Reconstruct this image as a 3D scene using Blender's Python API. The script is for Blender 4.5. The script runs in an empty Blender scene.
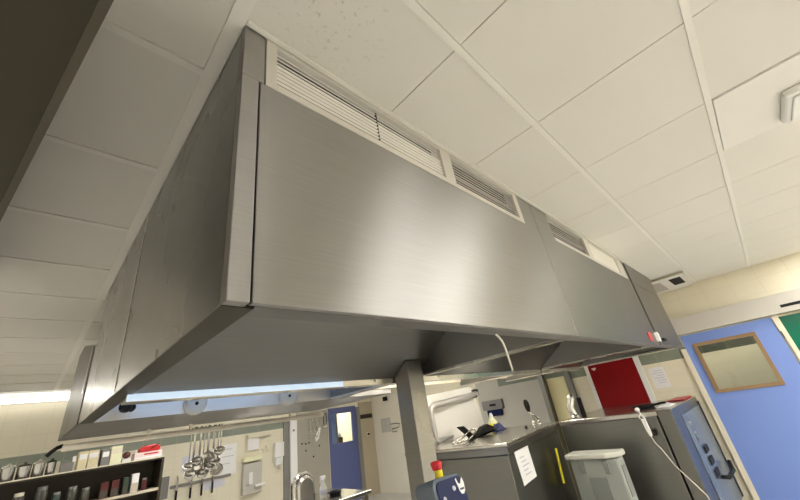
import bpy, math, random
from mathutils import Vector, Matrix
random.seed(7)
SC = bpy.context.scene
COL = SC.collection
PI = math.pi

# ------------------------------------------------------------------ materials
def new_mat(name):
    m = bpy.data.materials.new(name); m.use_nodes = True
    nt = m.node_tree
    return m, nt, nt.nodes['Principled BSDF']

def simple(name, col, rough=.5, metal=0., noise=0., scale=30., spec=.5, emit=None, es=0., trans=0.):
    m, nt, b = new_mat(name)
    b.inputs['Base Color'].default_value = (*col, 1)
    b.inputs['Roughness'].default_value = rough
    b.inputs['Metallic'].default_value = metal
    b.inputs['Specular IOR Level'].default_value = spec
    if trans: b.inputs['Transmission Weight'].default_value = trans
    if emit:
        b.inputs['Emission Color'].default_value = (*emit, 1)
        b.inputs['Emission Strength'].default_value = es
    if noise:
        g = nt.nodes.new('ShaderNodeNewGeometry'); n = nt.nodes.new('ShaderNodeTexNoise')
        n.inputs['Scale'].default_value = scale; n.inputs['Detail'].default_value = 4
        nt.links.new(g.outputs['Position'], n.inputs['Vector'])
        mx = nt.nodes.new('ShaderNodeMix'); mx.data_type = 'RGBA'
        mx.inputs['A'].default_value = (*[c*(1-noise) for c in col], 1)
        mx.inputs['B'].default_value = (*[min(1, c*(1+noise)) for c in col], 1)
        nt.links.new(n.outputs['Fac'], mx.inputs['Factor'])
        nt.links.new(mx.outputs['Result'], b.inputs['Base Color'])
    return m

def steel(name, col, rough=.3, aniso=.7, grain=(1, 1, 60), amt=.1, arot=.25):
    """brushed stainless steel: grain runs horizontally, highlights stretch upright"""
    m, nt, b = new_mat(name)
    L = nt.links.new
    b.inputs['Metallic'].default_value = 1
    b.inputs['Anisotropic'].default_value = aniso
    b.inputs['Anisotropic Rotation'].default_value = arot
    g = nt.nodes.new('ShaderNodeNewGeometry')
    cr = nt.nodes.new('ShaderNodeVectorMath'); cr.operation = 'CROSS_PRODUCT'
    L(g.outputs['Normal'], cr.inputs[0]); cr.inputs[1].default_value = (.02, .03, 1)
    nm = nt.nodes.new('ShaderNodeVectorMath'); nm.operation = 'NORMALIZE'
    L(cr.outputs[0], nm.inputs[0]); L(nm.outputs[0], b.inputs['Tangent'])
    mp = nt.nodes.new('ShaderNodeMapping'); mp.inputs['Scale'].default_value = grain
    L(g.outputs['Position'], mp.inputs['Vector'])
    n = nt.nodes.new('ShaderNodeTexNoise'); n.inputs['Scale'].default_value = 3; n.inputs['Detail'].default_value = 5
    L(mp.outputs['Vector'], n.inputs['Vector'])
    n2 = nt.nodes.new('ShaderNodeTexNoise'); n2.inputs['Scale'].default_value = 2.2; n2.inputs['Detail'].default_value = 3
    L(g.outputs['Position'], n2.inputs['Vector'])
    r = nt.nodes.new('ShaderNodeMapRange')
    r.inputs['To Min'].default_value = rough-.06; r.inputs['To Max'].default_value = rough+.08
    L(n2.outputs['Fac'], r.inputs['Value']); L(r.outputs['Result'], b.inputs['Roughness'])
    mx = nt.nodes.new('ShaderNodeMix'); mx.data_type = 'RGBA'
    mx.inputs['A'].default_value = (*[c*(1-amt) for c in col], 1)
    mx.inputs['B'].default_value = (*[min(1, c*(1+amt)) for c in col], 1)
    L(n.outputs['Fac'], mx.inputs['Factor']); L(mx.outputs['Result'], b.inputs['Base Color'])
    return m

def tile_mat(name, axis, cream, green, w=.3, h=.2, z0=1.755, z1=1.9, joint=.004):
    """glazed wall tiles: cream, with one row of sage green tiles between z0 and z1"""
    m, nt, b = new_mat(name); L = nt.links.new; N = nt.nodes.new
    g = N('ShaderNodeNewGeometry'); s = N('ShaderNodeSeparateXYZ'); L(g.outputs['Position'], s.inputs[0])
    def math_(op, a, bb=None, c=None):
        n = N('ShaderNodeMath'); n.operation = op
        for i, v in enumerate((a, bb, c)):
            if v is None: continue
            if isinstance(v, (int, float)): n.inputs[i].default_value = v
            else: L(v, n.inputs[i])
        return n.outputs[0]
    hz = s.outputs[axis]; z = s.outputs[2]
    jx = math_('LESS_THAN', math_('MODULO', math_('ADD', hz, 90.0), w), joint)
    jz = math_('LESS_THAN', math_('MODULO', math_('ADD', z, 20-z0), h), joint)
    j = math_('MAXIMUM', jx, jz)
    band = math_('MULTIPLY', math_('GREATER_THAN', z, z0), math_('LESS_THAN', z, z1))
    n = N('ShaderNodeTexNoise'); n.inputs['Scale'].default_value = 5; L(g.outputs['Position'], n.inputs['Vector'])
    a = N('ShaderNodeMix'); a.data_type = 'RGBA'; L(n.outputs['Fac'], a.inputs['Factor'])
    a.inputs['A'].default_value = (*[c*.93 for c in cream], 1); a.inputs['B'].default_value = (*cream, 1)
    c = N('ShaderNodeMix'); c.data_type = 'RGBA'; L(band, c.inputs['Factor'])
    L(a.outputs['Result'], c.inputs['A']); c.inputs['B'].default_value = (*green, 1)
    d = N('ShaderNodeMix'); d.data_type = 'RGBA'; L(math_('MULTIPLY', j, .6), d.inputs['Factor'])
    L(c.outputs['Result'], d.inputs['A'])
    d.inputs['B'].default_value = (cream[0]*.72, cream[1]*.72, cream[2]*.72, 1)
    L(d.outputs['Result'], b.inputs['Base Color'])
    b.inputs['Roughness'].default_value = .3
    return m

def ceiling_tile_mat():
    m, nt, b = new_mat('mineral_ceiling_tile'); L = nt.links.new; N = nt.nodes.new
    g = N('ShaderNodeNewGeometry')
    n = N('ShaderNodeTexNoise'); n.inputs['Scale'].default_value = 1.4; n.inputs['Detail'].default_value = 4
    L(g.outputs['Position'], n.inputs['Vector'])
    a = N('ShaderNodeMix'); a.data_type = 'RGBA'; L(n.outputs['Fac'], a.inputs['Factor'])
    a.inputs['A'].default_value = (.71, .692, .635, 1); a.inputs['B'].default_value = (.78, .765, .715, 1)
    # grease specks gathered in front of the air grille
    sp = N('ShaderNodeTexNoise'); sp.inputs['Scale'].default_value = 75; sp.inputs['Detail'].default_value = 2
    L(g.outputs['Position'], sp.inputs['Vector'])
    r = N('ShaderNodeMapRange'); r.inputs['From Min'].default_value = .6; r.inputs['From Max'].default_value = .72
    L(sp.outputs['Fac'], r.inputs['Value'])
    dist = N('ShaderNodeVectorMath'); dist.operation = 'DISTANCE'
    L(g.outputs['Position'], dist.inputs[0]); dist.inputs[1].default_value = (.42, .50, 2.73)
    r2 = N('ShaderNodeMapRange'); r2.inputs['From Min'].default_value = .05; r2.inputs['From Max'].default_value = .26
    r2.inputs['To Min'].default_value = .32; r2.inputs['To Max'].default_value = 0
    L(dist.outputs['Value'], r2.inputs['Value'])
    mu = N('ShaderNodeMath'); mu.operation = 'MULTIPLY'
    L(r.outputs['Result'], mu.inputs[0]); L(r2.outputs['Result'], mu.inputs[1])
    c = N('ShaderNodeMix'); c.data_type = 'RGBA'; L(mu.outputs[0], c.inputs['Factor'])
    L(a.outputs['Result'], c.inputs['A']); c.inputs['B'].default_value = (.2, .17, .12, 1)
    L(c.outputs['Result'], b.inputs['Base Color']); b.inputs['Roughness'].default_value = .85
    return m

M = dict(
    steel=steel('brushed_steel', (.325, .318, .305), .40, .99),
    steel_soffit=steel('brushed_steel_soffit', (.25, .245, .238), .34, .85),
    steel_end=steel('brushed_steel_end', (.28, .275, .26), .27, .85, amt=.03),
    steel_matte=steel('matte_steel', (.66, .64, .6), .5, .3),
    steel_lip=steel('dark_steel_lip', (.12, .11, .085), .4, .4),
    steel_post=steel('post_steel', (.29, .285, .275), .28, .6),
    bar_steel=simple('satin_bar', (.62, .61, .59), .3, .5),
    steel_trim=steel('steel_trim', (.62, .60, .56), .26, .3),
    steel_dark=steel('steel_cabinet', (.235, .232, .215), .33, .5),
    steel_top=steel('steel_top', (.62, .6, .56), .2, .2),
    steel_deep=steel('deep_dark_steel', (.075, .068, .05), .42, .5),
    chrome=simple('chrome', (.72, .71, .68), .14, 1),
    polished=simple('polished_steel', (.72, .71, .68), .22, 1, .08, 25),
    pipe=simple('cream_pipe', (.86, .79, .68), .35),
    slat_white=simple('white_slat', (.82, .8, .74), .4),
    slat_dark=simple('grey_slat', (.50, .47, .44), .4),
    black=simple('black_plastic', (.010, .010, .010), .5, 0, 0, 1, .25),
    void_black=simple('dark_void', (.012, .011, .009), .9),  # near black, stands for the shade in gaps, openings and holes
    tile=ceiling_tile_mat(),
    bar=simple('ceiling_bar', (.80, .785, .73), .6),
    frame_white=simple('grille_frame_paint', (.66, .635, .58), .4),
    plate=simple('white_ceiling_plate', (.80, .785, .74), .6, 0, .02, 3),
    white=simple('white_plastic', (.82, .81, .78), .35),
    lens=simple('clear_lens', (.8, .82, .8), .15),
    wall_r=tile_mat('glazed_tiles_right', 1, (.83, .77, .60), (.235, .265, .20)),
    wall_b=tile_mat('glazed_tiles_back', 0, (.80, .75, .60), (.26, .29, .24), .25),
    wall_h=tile_mat('glazed_tiles_hall', 1, (.62, .58, .44), (.045, .055, .04), .33, .2, 1.80, 2.1),
    paint=simple('cream_paint', (.74, .70, .6), .6, 0, .04, 2),
    floor=simple('floor_resin', (.51, .49, .45), .45, 0, .12, 6),
    blue=simple('blue_paint', (.19, .29, .66), .4, 0, .03, 2),
    blue_dark=simple('dark_blue_paint', (.10, .125, .30), .4, 0, .04, 3),
    wood=simple('oak_frame', (.29, .18, .085), .45, 0, .18, 40),
    green=simple('green_gloss', (.0, .15, .085), .2, 0, .1, 5),
    header=simple('header_grey', (.56, .53, .47), .5, 0, .03, 4),
    cream=simple('cream_trim', (.76, .70, .55), .45),
    lit_wall=simple('lit_yellow_wall', (.93, .85, .50), .4, 0, .04, 3),
    pillar=simple('grey_beige_panel', (.52, .50, .45), .45, 0, .05, 4),
    sage=simple('sage_tile', (.17, .20, .155), .3),
    red=simple('red_board', (.24, .002, .004), .5, 0, 0, 1, .2),
    red_gloss=simple('red_plastic', (.50, .015, .015), .35),
    paper=simple('paper', (.84, .83, .83), .7),
    print=simple('print', (.50, .50, .60), .7),
    lilac=simple('lilac_paper', (.64, .64, .72), .7),
    bin=simple('grey_green_plastic', (.33, .35, .32), .4, 0, .05, 8),
    lid=simple('pale_lid_plastic', (.56, .56, .49), .4, 0, .05, 8),
    ribs=simple('grey_plastic', (.22, .235, .22), .4),
    yellow=simple('yellow_plastic', (.85, .72, .03), .4),
    navy=simple('navy_panel', (.008, .016, .07), .35, 0, 0, 1, .2),
    navy_edge=simple('blue_edge', (.12, .15, .19), .25),
    wood_dark=simple('dark_wood', (.035, .026, .014), .5, 0, .3, 20),
    board=simple('pale_board', (.56, .49, .38), .5),
    manila=simple('manila', (.70, .62, .40), .6, 0, .06, 30),
    grey_card=simple('grey_card', (.22, .21, .20), .6),
    pale_yellow=simple('pale_yellow_card', (.80, .80, .55), .6),
    pink=simple('pink_white_box', (.80, .62, .60), .6, 0, .12, 25),
    jar=simple('jar_grey', (.06, .056, .045), .3, 0, .25, 30),
    jar_green=simple('jar_green', (.035, .06, .04), .3),
    jar_red=simple('jar_red', (.085, .013, .011), .4),
    glass=simple('pane_glass', (.9, .95, .92), .03, 0, 0, 1, .5, None, 0, 1.),
    cloth_blue=simple('blue_cloth', (.03, .036, .13), .8, 0, .3, 60),
    cord=simple('cream_cord', (.72, .68, .6), .5),
    brown=simple('brown_jamb', (.46, .40, .29), .5, 0, .06, 5),
    knob_red=simple('stop_red', (.60, .02, .03), .3),
    perf=simple('perforated_board', (.42, .40, .34), .45, .3, .05, 6),
    lamp_warm=simple('lamp_diffuser', (.9, .9, .9), .4, 0, 0, 1, .5, (1, .975, .93), 12.5),
    lamp_low=simple('lamp_diffuser_low', (.9, .9, .9), .4, 0, 0, 1, .5, (1, .975, .93), 12),
    fill_cool=simple('tube_fill_cool', (.9, .9, .9), .4, 0, 0, 1, .5, (.18, .46, 1), 6),
    fill_neutral=simple('tube_fill_neutral', (.9, .9, .9), .4, 0, 0, 1, .5, (1, .93, .80), 24),
    lamp_strip=simple('tube_strip', (.9, .9, .9), .4, 0, 0, 1, .5, (1, .97, .9), 3.6),
    glow_blue=simple('pale_blue_glow', (.8, .85, .9), .3, 0, 0, 1, .5, (.36, .56, .80), .36),
)

# ------------------------------------------------------------------ mesh builder
class MB:
    def __init__(self): self.v = []; self.f = []; self.sm = []
    def _add(self, vs, fs, smooth=False):
        o = len(self.v); self.v += [tuple(p) for p in vs]
        for q in fs: self.f.append([o+i for i in q]); self.sm.append(smooth)
        return self
    def box(self, x0, x1, y0, y1, z0, z1):
        vs = [(x, y, z) for z in (z0, z1) for y in (y0, y1) for x in (x0, x1)]
        return self._add(vs, [(0, 2, 3, 1), (4, 5, 7, 6), (0, 1, 5, 4), (2, 6, 7, 3), (0, 4, 6, 2), (1, 3, 7, 5)])
    def obox(self, c, s, mat=None):
        mat = mat or Matrix.Identity(3)
        vs = [Vector(c)+mat @ Vector((x*s[0]/2, y*s[1]/2, z*s[2]/2)) for z in (-1, 1) for y in (-1, 1) for x in (-1, 1)]
        return self._add(vs, [(0, 2, 3, 1), (4, 5, 7, 6), (0, 1, 5, 4), (2, 6, 7, 3), (0, 4, 6, 2), (1, 3, 7, 5)])
    def prism(self, poly, d):
        """extrude a planar polygon (3D points) by vector d"""
        n = len(poly); P = [Vector(p) for p in poly]; d = Vector(d)
        nrm = Vector((0, 0, 0))
        for i in range(n): nrm += P[i].cross(P[(i+1) % n])
        if nrm.dot(d) > 0: P = P[::-1]
        vs = P+[p+d for p in P]
        fs = [tuple(range(n)), tuple(range(2*n-1, n-1, -1))]
        for i in range(n):
            j = (i+1) % n; fs.append((j, i, n+i, n+j))
        return self._add(vs, fs)
    def tube(self, pts, r, seg=10, cap=True):
        P = [Vector(p) for p in pts]; n = len(P); rings = []
        up = None
        for i in range(n):
            t = (P[min(i+1, n-1)]-P[max(i-1, 0)]).normalized()
            if up is None:
                up = Vector((0, 0, 1)) if abs(t.z) < .9 else Vector((1, 0, 0))
            a = t.cross(up).normalized(); up2 = a.cross(t).normalized(); up = up2
            rr = r[i] if isinstance(r, (list, tuple)) else r
            rings.append([P[i]+(a*math.cos(2*PI*k/seg)+up2*math.sin(2*PI*k/seg))*rr for k in range(seg)])
        vs = [p for q in rings for p in q]; fs = []
        for i in range(n-1):
            for k in range(seg):
                k2 = (k+1) % seg
                fs.append((i*seg+k, (i+1)*seg+k, (i+1)*seg+k2, i*seg+k2))
        self._add(vs, fs, True)
        if cap:
            o = len(self.v)-len(vs)
            self.f.append([o+k for k in range(seg)]); self.sm.append(False)
            self.f.append([o+(n-1)*seg+k for k in range(seg-1, -1, -1)]); self.sm.append(False)
        return self
    def lathe(self, c, prof, seg=20, mat=None):
        """revolve (radius, height) profile about local Z through c"""
        mat = mat or Matrix.Identity(3); c = Vector(c); vs = []; fs = []; n = len(prof)
        for (r, h) in prof:
            for k in range(seg):
                a = 2*PI*k/seg; vs.append(c+mat @ Vector((max(r, 1e-4)*math.cos(a), max(r, 1e-4)*math.sin(a), h)))
        for i in range(n-1):
            for k in range(seg):
                k2 = (k+1) % seg; fs.append((i*seg+k, i*seg+k2, (i+1)*seg+k2, (i+1)*seg+k))
        return self._add(vs, fs, True)
    def build(self, name, mat, parent=None, bevel=0., loc=None, rot=None):
        me = bpy.data.meshes.new(name)
        vs = self.v
        ob_loc = Vector((0, 0, 0))
        if parent is None and loc == 'base':
            lo = [min(p[i] for p in vs) for i in range(3)]; hi = [max(p[i] for p in vs) for i in range(3)]
            ob_loc = Vector(((lo[0]+hi[0])/2, (lo[1]+hi[1])/2, lo[2]))
            vs = [tuple(Vector(p)-ob_loc) for p in vs]
        me.from_pydata(vs, [], self.f); me.update()
        for p, s in zip(me.polygons, self.sm): p.use_smooth = s
        me.materials.append(mat)
        ob = bpy.data.objects.new(name, me); COL.objects.link(ob)
        ob.location = ob_loc
        if parent is not None: ob.parent = parent
        if bevel:
            b = ob.modifiers.new('bevel', 'BEVEL'); b.width = bevel; b.segments = 2; b.limit_method = 'ANGLE'
        return ob

def off(mb, d):
    d = Vector(d); mb.v = [tuple(Vector(p)-d) for p in mb.v]; return mb

def tag(o, label=None, cat=None, group=None, kind=None):
    if label: o['label'] = label
    if cat: o['category'] = cat
    if group: o['group'] = group
    if kind: o['kind'] = kind
    return o

def thing(name, label, cat, loc=(0, 0, 0), rz=0., group=None):
    o = bpy.data.objects.new(name, None); COL.objects.link(o)
    o.location = loc; o.rotation_euler = (0, 0, rz); o.empty_display_size = .05
    return tag(o, label, cat, group)

def part(mb, name, mat, root, bevel=0., label=None):
    """geometry given in world metres, stored in the thing's own frame (unrotated things)"""
    r = root
    while r.parent: r = r.parent
    o = off(mb, r.location).build(name, mat, root, bevel)
    if label: o['label'] = label
    return o

def struct(mb, name, mat, bevel=0.):
    return tag(mb.build(name, mat, None, bevel), kind='structure')

def copy_tree(o, parent=None):
    c = o.copy(); COL.objects.link(c); c.parent = parent
    for ch in list(o.children): copy_tree(ch, c)
    return c

def RX(a): return Matrix.Rotation(a, 3, 'X')
def RY(a): return Matrix.Rotation(a, 3, 'Y')
def RZ(a): return Matrix.Rotation(a, 3, 'Z')

# ------------------------------------------------------------------ room
CE = 2.7226
GX, GY, T = .2126, .3142, .6
XW, YB = 6.6, 8.0
XL0, YF0 = -4.0, -5.0
struct(MB().box(XL0-.2, 9.2, YF0-.2, 10.2, -.1, 0), 'floor', M['floor'])

lamp_cells = set()
LIGHTS = []      # (i, j, nx) runs of ceiling cells
for run in ((3, -3, 3), (9, -3, 1), (-3, -3, 2), (-2, -6, 2), (5, -6, 2), (8, -6, 2),
            (2, 8, 2), (6, 8, 2), (-5, 3, 2), (6, -4, 2), (-5, 6, 2), (0, -5, 2)):  # far left pair is out of view, added to brighten the left ceiling
    LIGHTS.append(run)
    for k in range(run[2]): lamp_cells.add((run[0]+k, run[1]))
plate_cell = (3, -2)
mb = MB(); bars = MB()
i0, i1 = math.floor((XL0-GX)/T), math.ceil((XW-GX)/T)
j0, j1 = math.floor((YF0-GY)/T), math.ceil((YB-GY)/T)
for i in range(i0, i1):
    for j in range(j0, j1):
        x0, x1 = max(XL0, GX+i*T), min(XW, GX+(i+1)*T)
        y0, y1 = max(YF0, GY+j*T), min(YB, GY+(j+1)*T)
        if x1-x0 < .02 or y1-y0 < .04 or (i, j) in lamp_cells or (i, j) == plate_cell: continue
        mb.box(x0+.0022, x1-.0022, y0+.0125, y1-.0142, CE+.004, CE+.02)
for j in range(j0+1, j1):
    bars.box(XL0, XW, GY+j*T-.0125, GY+j*T+.0125, CE-.002, CE+.02)
for i in (-1, 0):
    bars.box(GX+i*T-.034, GX+i*T+.010, YF0, YB, CE-.0025, CE+.02)
struct(mb, 'ceiling', M['tile'])
struct(bars, 'trim_1', M['bar'])
struct(MB().box(XL0-.2, 9.2, YF0-.2, 10.2, CE+.021, CE+.1), 'trim_2', M['void_black'])

def wall_with_holes(name, mat, axis, a0, a1, p0, p1, holes, top=CE+.02):
    """axis 0: wall runs along X (p = y range); axis 1: along Y (p = x range). holes: (h0,h1,z0,z1)"""
    m = MB()
    def put(u0, u1, z0, z1):
        if u1-u0 < 1e-4 or z1-z0 < 1e-4: return
        if axis == 0: m.box(u0, u1, p0, p1, z0, z1)
        else: m.box(p0, p1, u0, u1, z0, z1)
    u = a0
    for (h0, h1, z0, z1) in sorted(holes):
        put(u, h0, 0, top); put(h0, h1, 0, z0); put(h0, h1, z1, top); u = h1
    put(u, a1, 0, top)
    return struct(m, name, mat)

wall_with_holes('wall_right', M['wall_r'], 1, YF0, YB, XW, XW+.14,
                [(-1.05, -.194, 0, 2.06), (-.192, .80, 0, 2.06)])
wall_with_holes('wall_back', M['wall_b'], 0, XL0, XW+.14, YB, YB+.14, [(5.22, 6.06, 0, 2.04)])
wall_with_holes('wall_left', M['paint'], 1, YF0, YB, XL0-.14, XL0, [])
wall_with_holes('wall_front', M['paint'], 0, XL0, XW+.14, YF0-.14, YF0, [])
# passage behind the right-hand doors
struct(MB().box(7.8, 7.9, -2.2, 2.0, 0, CE), 'wall_passage', M['wall_h'])
struct(MB().box(XW+.14, 7.9, 2.0, 2.1, 0, CE).box(XW+.14, 7.9, -2.3, -2.2, 0, CE), 'wall_passage_ends', M['paint'])
# store room behind the blue door in the back wall
struct(MB().box(4.6, 7.0, 9.3, 9.4, 0, CE).box(4.5, 4.6, YB+.14, 9.4, 0, CE).box(7.0, 7.1, YB+.14, 9.4, 0, CE), 'wall_store', M['paint'])

# ---- door_1: blue door with an oak-framed pane
d1 = tag(MB().box(XW-.035, XW+.01, -.19, .02, 0, 2.045).box(XW-.035, XW+.01, .705, .80, 0, 2.045)
         .box(XW-.035, XW+.01, .02, .705, 0, 1.26).box(XW-.035, XW+.01, .02, .705, 1.915, 2.045).build('door_1', M['blue']), kind='structure')
fr = MB()
fr.box(XW-.05, XW+.02, .02, .062, 1.26, 1.915).box(XW-.05, XW+.02, .663, .705, 1.26, 1.915)
fr.box(XW-.05, XW+.02, .062, .663, 1.26, 1.30).box(XW-.05, XW+.02, .062, .663, 1.873, 1.915)
fr.build('window_frame', M['wood'], d1)
MB().box(XW-.012, XW-.006, .062, .663, 1.30, 1.873).build('window_pane', M['glass'], d1)
# ---- door_2: glossy green door in a pale frame
d2 = tag(MB().box(XW+.03, XW+.07, -1.04, -.26, 0, 2.03).build('door_2', M['green']), kind='structure')
MB().box(XW-.03, XW+.08, -.26, -.215, 0, 2.06).build('door_frame', M['cream'], d2)
MB().box(XW-.05, XW-.03, -.24, -.20, 1.86, 2.04).build('door_closer', M['cream'], d2)
MB().box(XW-.02, XW+.02, -.205, -.175, 0, 1.86).build('seal', M['grey_card'], d2)
# jamb strips
struct(MB().box(XW-.05, XW, .80, .86, 0, 1.87), 'trim_3', M['cream'])
# ---- door_3: dark blue door in the back wall
d3 = tag(MB().box(5.22, 5.31, YB+.0, YB+.04, 0, 2.04).box(5.93, 6.06, YB+.0, YB+.04, 0, 2.04)
         .box(5.31, 5.93, YB+.0, YB+.04, 0, 1.25).box(5.31, 5.93, YB+.0, YB+.04, 1.90, 2.04).build('door_3', M['blue_dark']), kind='structure')
MB().box(5.30, 5.47, YB+.045, YB+.07, 1.25, 1.90).build('inner_frame', M['blue'], d3)
MB().box(5.47, 5.51, YB+.04, YB+.08, 1.25, 1.90).build('inner_jamb', M['wood'], d3)
MB().box(5.31, 5.93, YB+.018, YB+.022, 1.25, 1.90).build('window_pane', M['glass'], d3)
struct(MB().box(6.06, 6.16, YB-.05, YB, 0, 2.0), 'trim_4', M['grey_card'])
struct(MB().box(6.16, 6.59, YB-.04, YB, 0, 2.1), 'trim_5', M['brown'])

# header cover over the right-hand doors
h = thing('door_track_cover', 'long pale grey boxed track cover above the blue and green doors', 'door cover', (XW, -.5, 2.045))
part(MB().box(XW-.11, XW-.001, -2.4, .82, 2.06, 2.295), 'cover', M['header'], h, .004)
part(MB().box(XW-.116, XW-.11, -.95, -.33, 2.12, 2.155), 'slot', M['black'], h, label='long black slot')

# ------------------------------------------------------------------ ceiling fittings
wheres = ['over the aisle behind the camera', 'beside the blue door wall', 'left of the camera', 'along the wall behind the camera, left one',
          'along the wall behind the camera, middle one', 'along the wall behind the camera, right one', 'behind the big hood, left one',
          'behind the big hood, right one', 'added out of view over the far left aisle', 'in the second row toward the door wall', 'added out of view over the far left corner', 'in the third row behind the camera']
for (i, j, n), wh in zip(LIGHTS, wheres):
    x0, x1, y0, y1 = GX+i*T+.01, GX+(i+n)*T-.01, GY+j*T+.012, GY+(j+1)*T-.012
    if x1 > XW: x1 = XW-.02
    t = thing('ceiling_light', 'flat lit ceiling panel light '+wh, 'ceiling light', ((x0+x1)/2, (y0+y1)/2, CE), 0, 'panel lights in the tiled ceiling')
    part(MB().box(x0, x1, y0, y0+.03, CE-.004, CE+.02).box(x0, x1, y1-.03, y1, CE-.004, CE+.02)
         .box(x0, x0+.03, y0+.03, y1-.03, CE-.004, CE+.02).box(x1-.03, x1, y0+.03, y1-.03, CE-.004, CE+.02), 'frame', M['white'], t)
    part(MB().box(x0+.03, x1-.03, y0+.03, y1-.03, CE+.002, CE+.018), 'diffuser', M['lamp_low' if j == -3 and i > 0 else 'lamp_warm'], t)

x0, y0 = GX+plate_cell[0]*T, GY+plate_cell[1]*T
tag(MB().box(x0+.002, x0+T-.002, y0+.004, y0+T-.015, CE-.006, CE+.018).build('ceiling_plate', M['plate'], None, .002),
    'plain white square ceiling plate that carries the square lamp', 'ceiling plate')
t = thing('emergency_lamp', 'square white emergency lamp on the white ceiling plate', 'lamp', (2.40, -.68, CE-.006))
part(MB().box(2.25, 2.545, -.835, -.54, CE-.045, CE-.006), 'base', M['white'], t, .012)
part(MB().prism([(2.275, -.565, CE-.045), (2.52, -.565, CE-.045), (2.52, -.81, CE-.045), (2.275, -.81, CE-.045)], (0, 0, -.012)), 'cover', M['lens'], t, .01)
part(MB().lathe((2.36, -.62, CE-.075), [(0, 0), (.02, .004), (.028, .016), (.028, .02)], 16), 'lens', M['chrome'], t)
part(MB().box(2.40, 2.50, -.79, -.60, CE-.062, CE-.057), 'reflector', M['white'], t)

t = thing('ceiling_vent', 'white ceiling air unit with two dark openings at the far end of the hood', 'air vent', (6.05, .6, CE))
part(MB().box(5.5, 6.58, .36, .84, CE-.022, CE-.004), 'housing', M['white'], t, .008)
part(MB().box(5.72, 6.22, .40, .53, CE-.024, CE-.022), 'opening', M['void_black'], t)  # flat dark sheet for the shade inside the opening
part(MB().box(5.72, 6.40, .63, .80, CE-.024, CE-.022), 'grille', M['slat_dark'], t)
part(MB().box(5.50, 5.53, .33, .87, CE-.03, CE-.01), 'edge_strip', M['brown'], t)

tl = thing('wall_light', 'long bright fluorescent batten high on the far left wall', 'wall light', (-.3, YB-.1, 2.6))
part(MB().box(-1.6, .92, YB-.06, YB, 2.62, 2.70), 'batten', M['white'], tl)
part(MB().box(-1.58, .90, YB-.10, YB-.06, 2.615, 2.695), 'diffuser', M['lamp_strip'], tl, .01)

# ------------------------------------------------------------------ the big extraction hood
YF, ZB, XA, XE, YR = .675, 1.85, .225, 5.40, 3.07
XM1, XM2 = 2.03, 4.14
hood = thing('extraction_hood', 'huge brushed steel kitchen extraction hood hanging from the tiled ceiling', 'extractor hood', (2.8, 1.9, ZB))
TOP = CE-.002
ZG = 2.505            # seam under the grilles
# front corner upright and front sheets
part(MB().box(XA, .272, YF, YF+.03, ZB, ZG).box(XA, .288, YF+.002, YF+.03, ZG+.003, TOP), 'corner_upright', M['steel'], hood, .002)
def sheet(x0, x1, z0, z1, y=YF, mat='steel', name='front_panel'):
    return part(MB().box(x0, x1, y, y+.02, z0, z1), name, M[mat], hood, .0025)
sheet(.2755, 2.052, ZB, ZG)
sheet(2.056, XM2-.06, ZB, ZG)
sheet(XM2-.057, XM2+.0, ZB, TOP, YF+.008, 'steel_trim', 'cover_strip')
sheet(XM2+.003, XM2+.075, ZB+.06, TOP, YF+.014, 'steel', 'cover_strip')
sheet(XM2+.078, XE, ZB, ZG-.02)
sheet(XM2+.078, XE, ZG-.016, TOP)
# dark joints seen between the sheets
part(MB().box(.262, .290, YF+.021, YF+.024, ZB, TOP).box(.28, XM2, YF+.021, YF+.024, ZG-.01, ZG+.012)
     .box(2.045, 2.065, YF+.021, YF+.024, ZB, ZG), 'joint', M['void_black'], hood)
# the grille course
G = [(.325, 1.130, 'white', 9), (1.205, 1.815, 'dark', 9), (2.30, 2.985, 'dark', 8), (3.09, 3.88, 'closed', 0)]
fa, fb = MB(), MB()
xs = [.291]+[v for g in G for v in (g[0], g[1])]+[XM2-.06]
for k in range(0, len(xs), 2):
    a, b = xs[k], xs[k+1]
    if (a, b) == (1.815, 2.30):
        fa.box(a, a+.05, YF, YF+.02, ZG+.003, TOP)
        continue
    (fa if a < 2 else fb).box(a, b, YF, YF+.02, ZG+.003, TOP)
for g in G:
    (fa if g[0] < 2 else fb).box(g[0], g[1], YF, YF+.02, ZG+.003, ZG+.028).box(g[0], g[1], YF, YF+.02, 2.70, TOP)
part(fa, 'grille_frame', M['frame_white'], hood, .0015)
part(fb, 'grille_frame', M['frame_white'], hood, .0015)
sheet(1.868, 2.052, ZG+.003, TOP, YF+.004, 'steel', 'blank_panel')
sheet(2.056, 2.298, ZG+.003, TOP, YF+.004, 'steel', 'blank_panel')
for (a, b, kind, n) in G:
    if kind == 'closed':
        part(MB().box(a, b, YF+.012, YF+.02, ZG+.028, 2.70), 'blank_plate', M['slat_white'], hood)
        continue
    gr = part(MB().box(a, b, YF+.05, YF+.055, ZG+.02, TOP), 'grille', M['void_black'], hood)  # near-black sheet for the shaded cavity behind the slats
    z0, z1 = ZG+.032, 2.696
    for s in range(n):
        z = z0+(s+.5)*(z1-z0)/n
        m = MB()
        m.obox(((a+b)/2, YF+.014, z), (b-a, .002, (.0086 if s < n-3 else .0045) if kind == 'white' else .0048), RX(.75))
        part(m, 'slat', M['slat_white' if kind == 'white' else 'slat_dark'], gr)
    if kind == 'white':
        part(MB().box(.742, .747, YF+.012, YF+.02, ZG+.03, 2.698), 'divider', M['black'], gr)
part(MB().box(XA, XE, YF-.020, YF-.004, CE-.012, CE-.003), 'ceiling_trim', M['bar'], hood, .002, 'cream trim along the ceiling')
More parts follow.
